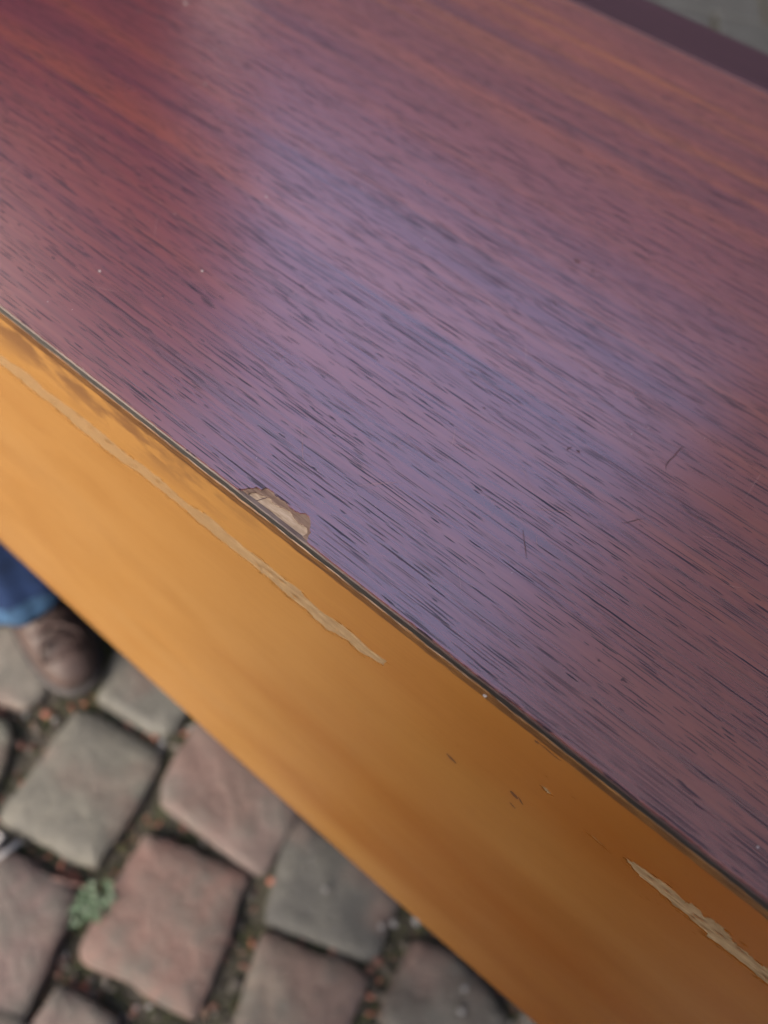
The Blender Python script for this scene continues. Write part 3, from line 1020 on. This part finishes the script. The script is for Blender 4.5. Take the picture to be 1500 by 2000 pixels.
# scratches, nicks and dust on the top
for k, (pts, w) in enumerate((([(-0.0289, 0.0532), (-0.0266, 0.0503), (-0.0240, 0.0472), (-0.0218, 0.0443)], 0.00035),
                              ([(-0.0033, 0.1297), (-0.0037, 0.1255), (-0.0037, 0.1225), (-0.0042, 0.1190), (-0.0040, 0.1162), (-0.0031, 0.1143)], 0.0006),
                              ([(-0.0837, 0.1644), (-0.0822, 0.1638), (-0.0815, 0.1630), (-0.0805, 0.1620)], 0.0005),
                              ([(-0.0350, 0.0978), (-0.0356, 0.0969), (-0.0358, 0.0958), (-0.0354, 0.0949)], 0.0006),
                              ([(-0.0043, 0.0804), (-0.0028, 0.0822), (-0.0012, 0.0850), (0.0003, 0.0873)], 0.0003))):
    sliver('scratch', pts, w, M_SCR, top3, board, k * 3.0)
for k, (cx, cy, r) in enumerate(((-0.0897, 0.1967, 0.0010), (-0.081, 0.1961, 0.0007), (-0.0325, 0.0977, 0.0005), (0.0150, 0.0288, 0.0004), (0.0240, 0.0283, 0.0006), (0.0143, 0.0330, 0.0003), (-0.0700, 0.0900, 0.0004))):
    sheet('pit', blob(cx, cy, r * 1.6, r, k * 2.2, 18, 0.8), [], lambda x, y, d: top3(x, y, d - 0.00006), 0.00006, M_SCR, board)
M_FINE = simple_mat('fine_scratch', (0.16, 0.085, 0.085), 0.6, 0.3, 300.0)
hv, hf = [], []
hr = random.Random(11)
for k in range(60):
    x, y = hr.uniform(-0.34, 0.10), hr.uniform(0.01, 0.33)
    a = hr.choice((R(60), R(-40), R(15), R(-75))) + hr.gauss(0, .35)
    L = hr.uniform(.004, .022)
    bend = hr.uniform(-.12, .12)
    w = hr.uniform(.00005, .00011)
    b0 = len(hv)
    for q in range(5):
        t_ = q / 4 - .5
        aa = a + bend * t_
        px, py = x + L * t_ * math.cos(aa), y + L * t_ * math.sin(aa)
        ww = w * (1 - 3.6 * t_ * t_)
        hv += [(px - ww * math.sin(a), py + ww * math.cos(a), ZT + .00003), (px + ww * math.sin(a), py - ww * math.cos(a), ZT + .00003)]
    for q in range(4):
        hf.append((b0 + 2 * q, b0 + 2 * q + 1, b0 + 2 * q + 3, b0 + 2 * q + 2))
tag(mesh_obj('fine_scratches', hv, hf, M_FINE, board), kind='stuff')
dv, df = [], []
spots = [(-0.1961, 0.0672, .0005), (-0.2224, 0.0377, .0005), (-0.214, 0.1238, .0004), (-0.3693, 0.2224, .0008), (0.0766, 0.0102, .0004), (-0.30, 0.17, .0004), (-0.147, 0.155, .0003)]
for k in range(120):
    spots.append((random.uniform(-0.40, 0.10), random.uniform(0.004, 0.40), random.uniform(.00008, .00022)))
for x, y, r in spots:
    s = len(dv)
    for q in ICO:
        dv.append((x + q[0] * r * random.uniform(.7, 1.3), y + q[1] * r * random.uniform(.7, 1.3), ZT + r * .4 + q[2] * r * .6))
    df += [tuple(s + i for i in f) for f in ICOF]
tag(mesh_obj('dust', dv, df, M_DUST, board), kind='stuff')

# the rest of the carcass
cpart(bm_obj('end_panel', box_bm(XL + .0005, XL + .019, 0.0185, YB - .012, 0.575, ZT - 0.0195, 0.001), M_CARCASS, cab))
cpart(bm_obj('end_panel', box_bm(XR - .019, XR - .0005, 0.0185, YB - .012, 0.575, ZT - 0.0195, 0.001), M_CARCASS, cab))
cpart(bm_obj('far_panel', box_bm(XL + .02, XR - .02, YB - .030, YB - .013, 0.575, ZT - 0.0195, 0.001), M_CARCASS, cab))
cpart(bm_obj('bottom_board', box_bm(XL + .02, XR - .02, 0.019, YB - .031, 0.575, 0.592, 0.001), M_CARCASS, cab))
for lx, ly in ((XL + .05, 0.40), (XR - .05, 0.40), (XR - .05, 0.07), (XL + .05, 0.30)):
    v, f = tube_mesh([(lx, ly, 0.0), (lx, ly, 0.012), (lx, ly, 0.30), (lx, ly, 0.574)], [.011, .013, .019, .024], 20)
    o = cpart(mesh_obj('leg', v, f, M_LEG, cab, True))

# ------------------------------------------------------------------ dark timber-clad house added out of view to block sky in the cabinet's polish
M_CLAD = simple_mat('tarred_timber', (0.020, 0.017, 0.015), 0.75, 0.35, 1.0, 0.002, 0.3, (3, 3, 60))
sky_blocker = empty('sky_blocker', (2.2, 3.0, 0.0))
tag(sky_blocker, 'house in dark timber, added unseen behind the cabinet to block reflected sky', 'sky_blocker')
HX, HY = -2.20, -1.75
bm_obj('wall', box_bm(HX, 2.6, HY, 2.6, 0.0, 5.6), M_CLAD, sky_blocker)
bme = bpy.data.meshes.new('board')
bb = box_bm(HX - .012, 2.6, HY - .022, HY - .001, 0.0, 0.186, 0.003, 1)
bb.to_mesh(bme)
bb.free()
bme.materials.append(M_CLAD)
for k in range(29):
    o = link(bpy.data.objects.new('board', bme), sky_blocker)
    o.location = (0, 0, 0.08 + k * 0.19)
bm_obj('wall', box_bm(-12.0, HX - .001, 1.1, 3.4, 0.0, 3.5), M_CLAD, sky_blocker)
bm_obj('wall', box_bm(-9.2, -6.7, -4.2, 1.098, 0.0, 4.3), M_CLAD, sky_blocker)
bm_obj('roof', box_bm(-9.3, -6.55, -4.3, 0.88, 4.301, 4.42, 0.02, 1), M_GAP, sky_blocker)
bm_obj('roof', box_bm(-12.1, HX - .16, 0.9, 3.5, 3.501, 3.62, 0.02, 1), M_GAP, sky_blocker)
bm_obj('roof', box_bm(HX - .15, 2.75, HY - .15, 2.75, 5.601, 5.75, 0.02, 1), M_GAP, sky_blocker)

# ------------------------------------------------------------------ person standing at the end of the cabinet
def skin_obj(name, nodes, edges, mat, parent, sub=2, root=0):
    me = bpy.data.meshes.new(name)
    me.from_pydata([n[0] for n in nodes], edges, [])
    o = link(bpy.data.objects.new(name, me), parent)
    sk = o.modifiers.new('skin', 'SKIN')
    sk.use_smooth_shade = True
    for i, n in enumerate(nodes):
        r = n[1] if isinstance(n[1], tuple) else (n[1], n[1])
        me.skin_vertices[0].data[i].radius = r
        me.skin_vertices[0].data[i].use_root = (i == root)
    ms = o.modifiers.new('smooth', 'SUBSURF')
    ms.levels = ms.render_levels = sub
    me.materials.append(mat)
    return o


def boot(parent, base, heading, side):
    """lace-up leather boot, toe along heading, made of stacked outlines"""
    ax = Vector((math.cos(heading), math.sin(heading), 0))
    ay = Vector((-ax.y, ax.x, 0))
    nn = 28

    def outline(t0, t1, w0, w1, z, sq=1.0):
        # t0 heel end, t1 toe end along the axis; w0 heel half-width, w1 ball half-width
        out = []
        for k in range(nn):
            a = 6.28318 * k / nn
            c, s = math.cos(a), math.sin(a)
            u = (c + 1) / 2
            w = w0 + (w1 - w0) * (3 * u * u - 2 * u ** 3)
            e = 0.78
            x = (t0 + t1) / 2 + (t1 - t0) / 2 * math.copysign(abs(c) ** e, c)
            y = w * math.copysign(abs(s) ** e, s)
            out.append(base + ax * x + ay * y + Vector((0, 0, z)))
        return out

    def loft(name, rings, mat, par, cap_top=True):
        vs = [p for r in rings for p in r]
        fs = []
        for i in range(len(rings) - 1):
            for k in range(nn):
                l = (k + 1) % nn
                fs.append((i * nn + k, i * nn + l, (i + 1) * nn + l, (i + 1) * nn + k))
        fs.append(tuple(range(nn - 1, -1, -1)))
        if cap_top: fs.append(tuple((len(rings) - 1) * nn + k for k in range(nn)))
        o = mesh_obj(name, vs, fs, mat, par, True)
        ms = o.modifiers.new('smooth', 'SUBSURF')
        ms.levels = ms.render_levels = 1
        return o

    upper = loft('boot', [outline(-.083, .196, .034, .046, .016), outline(-.085, .198, .036, .049, .026), outline(-.084, .193, .036, .048, .040),
                          outline(-.082, .176, .037, .043, .056), outline(-.079, .130, .038, .036, .074), outline(-.076, .088, .038, .034, .092),
                          outline(-.073, .058, .039, .036, .115), outline(-.070, .048, .041, .040, .150), outline(-.068, .046, .041, .041, .170)], M_BOOT, parent)
    loft('sole', [outline(-.088, .203, .038, .052, .003), outline(-.090, .206, .039, .054, .008), outline(-.090, .206, .039, .054, .017), outline(-.087, .201, .037, .051, .022)], M_SOLE, upper)
    for k in range(5):
        t = k / 4
        x = .158 - .078 * t
        z = .064 + .036 * t
        hw = .020
        c = base + ax * x
        v, f = tube_mesh([c - ay * (hw + .006) + Vector((0, 0, z - .007)), c - ay * hw * .5 + Vector((0, 0, z + .001)), c + Vector((0, 0, z + .003)),
                          c + ay * hw * .5 + ax * .004 + Vector((0, 0, z + .001)), c + ay * (hw + .006) + ax * .006 + Vector((0, 0, z - .007))], [.0034, .004, .0045, .004, .0034], 8)
        mesh_obj('lace', v, f, M_LACE, upper, True)
    c = base + ax * .125 + Vector((0, 0, .084))
    for sgn in (1, -1):
        v, f = tube_mesh([c, c + ay * sgn * .012 + ax * .008 + Vector((0, 0, .010)), c + ay * sgn * .026 + ax * .020 + Vector((0, 0, -.004)), c + ay * sgn * .030 + ax * .030 + Vector((0, 0, -.028))], [.0028, .003, .003, .0024], 7)
        mesh_obj('lace', v, f, M_LACE, upper, True)
    return upper


def hem(parent, ctr, ax, r0, seed):
    """the faded turned hem of a trouser leg, dipping over the instep and breaking into folds"""
    nn = 40
    vs, fs = [], []
    prof = [(0.97, 0.020), (1.02, 0.004), (1.06, -0.001), (1.07, 0.006), (1.06, 0.022), (1.05, 0.040), (1.02, 0.075), (0.99, 0.125), (0.95, 0.20)]
    ay = Vector((-ax.y, ax.x, 0))
    for s, z in prof:
        for k in range(nn):
            a = 6.28318 * k / nn
            w = 1 + 0.17 * noise.noise(Vector((math.cos(a) * 2.4, math.sin(a) * 2.0, z * 14 + seed))) + 0.03 * noise.noise(Vector((math.cos(a) * 6, math.sin(a) * 6, z * 30 + seed)))
            lean = 0.010 * math.cos(a) * max(0, 1 - z / .12)
            p = ctr + ax * (math.cos(a) * r0 * 1.12 * s * w + lean * 1.5) + ay * (math.sin(a) * r0 * s * w)
            vs.append(p + Vector((0, 0, z + 0.012 * math.sin(a * 1.0 + .6) * max(0, 1 - z / .1))))
    for i in range(len(prof) - 1):
        for k in range(nn):
            l = (k + 1) % nn
            fs.append((i * nn + k, i * nn + l, (i + 1) * nn + l, (i + 1) * nn + k))
    # lower rim is faded, the rest plain denim
    o = mesh_obj('trouser_leg', vs, fs, M_JEANS, parent, True)
    o.data.materials.append(M_HEM)
    for i, p in enumerate(o.data.polygons):
        if i // nn < 5: p.material_index = 1
    return o


def make_person(P0, ankle, hd, label, coat):
    root = empty('person', P0)
    tag(root, label, 'person')
    inv = -P0
    fwd = Vector((math.cos(hd), math.sin(hd), 0))
    lat = Vector((-fwd.y, fwd.x, 0))
    fr = Vector(ankle) + inv          # ankle of the foot in view
    fl = fr + lat * 0.24 - fwd * 0.02
    hips = (fr + fl) / 2 - fwd * 0.01
    boots = [boot(root, fr, hd, 1), boot(root, fl, hd + R(8), -1)]
    up = lambda p, z, f=0.0, l=0.0: tuple(p + Vector((0, 0, z)) + fwd * f + lat * l)
    # jeans
    n = [(up(hips, 0.95), (.150, .120)), (up(hips, 1.02), (.145, .115)), (up(hips, 0.88, 0, -.085), .098), (up(fr, 0.50, .015), .072), (up(fr, 0.30, .005), .068), (up(fr, 0.16, .003), .066),
         (up(hips, 0.88, 0, .085), .098), (up(fl, 0.50, .015), .072), (up(fl, 0.30, .005), .068), (up(fl, 0.16, .003), .066)]
    jeans = skin_obj('jeans', n, [(0, 1), (0, 2), (2, 3), (3, 4), (4, 5), (0, 6), (6, 7), (7, 8), (8, 9)], M_JEANS, root)
    hem(jeans, fr + fwd * 0.012 + Vector((0, 0, .088)), fwd, .074, 1.3)
    hem(jeans, fl + fwd * 0.012 + Vector((0, 0, .088)), fwd, .074, 7.9)
    # body: one continuous skin surface from neck to hands
    ch = up(hips, 1.36)
    b = [(up(hips, 1.00), (.13, .10)), (up(hips, 1.20), (.125, .10)), (ch, (.14, .105)), (up(hips, 1.46), (.075, .07)), (up(hips, 1.53, .01), .056), (up(hips, 1.60, .025), (.066, .072)), (up(hips, 1.68, .025), (.074, .088)), (up(hips, 1.745, .015), (.055, .068)),
         (up(hips, 1.42, 0, -.18), .058), (up(hips, 1.13, -.02, -.235), .043), (up(hips, .90, .06, -.235), .030), (up(hips, .85, .075, -.232), (.038, .020)),
         (up(hips, 1.42, 0, .18), .058), (up(hips, 1.13, -.02, .235), .043), (up(hips, .90, .06, .235), .030), (up(hips, .85, .075, .232), (.038, .020))]
    ed = [(0, 1), (1, 2), (2, 3), (3, 4), (4, 5), (5, 6), (6, 7), (2, 8), (8, 9), (9, 10), (10, 11), (2, 12), (12, 13), (13, 14), (14, 15)]
    for s, w in ((-1, 11), (1, 15)):
        for q in range(4):
            i = len(b)
            off = (q - 1.5) * .017
            b.append((up(hips, .79 - .004 * abs(q - 1.5), .082 + off, s * .230), .0095))
            b.append((up(hips, .755 - .006 * abs(q - 1.2), .080 + off, s * .222), .0085))
            ed += [(w, i), (i, i + 1)]
        i = len(b)
        b.append((up(hips, .835, .112, s * .218), .0105))
        b.append((up(hips, .80, .124, s * .210), .0095))
        ed += [(w, i), (i, i + 1)]
    body = skin_obj('body', b, ed, M_SKIN, root)
    # nose, eyes, ears
    hc = hips + fwd * .025
    v, f = tube_mesh([tuple(hc + fwd * .083 + Vector((0, 0, 1.675))), tuple(hc + fwd * .100 + Vector((0, 0, 1.645))), tuple(hc + fwd * .088 + Vector((0, 0, 1.63)))], [.007, .012, .010], 10)
    mesh_obj('nose', v, f, M_SKIN, body, True)
    for s in (-1, 1):
        c = hc + fwd * .078 + lat * s * .031 + Vector((0, 0, 1.672))
        mesh_obj('eye', [c + Vector(q) * .011 for q in ICO], ICOF, M_EYE, body, True)
        c = hc - fwd * .002 + lat * s * .078 + Vector((0, 0, 1.660))
        mesh_obj('ear', [c + fwd * q[0] * .018 + lat * q[1] * .008 + Vector((0, 0, q[2] * .03)) for q in ICO], ICOF, M_SKIN, body, True)
    v, f = tube_mesh([tuple(hc + fwd * .078 + lat * -.022 + Vector((0, 0, 1.603))), tuple(hc + fwd * .086 + Vector((0, 0, 1.605))), tuple(hc + fwd * .078 + lat * .022 + Vector((0, 0, 1.603)))], [.003, .006, .003], 8)
    mesh_obj('mouth', v, f, simple_mat('lips', (0.42, 0.18, 0.15), 0.5, 0.1), body, True)
    # hair cap
    bm = bmesh.new()
    bmesh.ops.create_icosphere(bm, subdivisions=4, radius=1.0)
    bmesh.ops.delete(bm, geom=[q for q in bm.verts if (q.co.x > 0.25 and q.co.z < 0.45) or q.co.z < -0.55], context='VERTS')
    for q in bm.verts:
        k = 1 + 0.05 * noise.noise(q.co * 9)
        w = hc - fwd * .006 + fwd * q.co.x * .105 * k + lat * q.co.y * .088 * k + Vector((0, 0, 1.69 + q.co.z * .10 * k))
        q.co = w
    bm_obj('hair', bm, M_HAIR, root, True)
    # jacket
    j = [(up(hips, .93), (.165, .130)), (up(hips, 1.18), (.155, .125)), (up(hips, 1.36), (.165, .130)), (up(hips, 1.47), (.085, .08)),
         (up(hips, 1.42, 0, -.185), .078), (up(hips, 1.13, -.02, -.24), .062), (up(hips, .915, .055, -.237), .047),
         (up(hips, 1.42, 0, .185), .078), (up(hips, 1.13, -.02, .24), .062), (up(hips, .915, .055, .237), .047)]
    skin_obj('jacket', j, [(0, 1), (1, 2), (2, 3), (2, 4), (4, 5), (5, 6), (2, 7), (7, 8), (8, 9)], coat, root)
    return root


make_person(Vector((-0.70, 0.20, 0.0)), (-0.657, 0.088, 0.0), R(-14), 'person in blue jeans and brown lace-up leather boot standing at the cabinet end', M_PALE)
make_person(Vector((0.11, -0.48, 0.0)), (0.226, -0.45, 0.0), R(105), 'unseen photographer in dark jacket, added to shade the honey coloured panel', M_JACKET)  # photographer out of view, placed so the body shades the panel's right
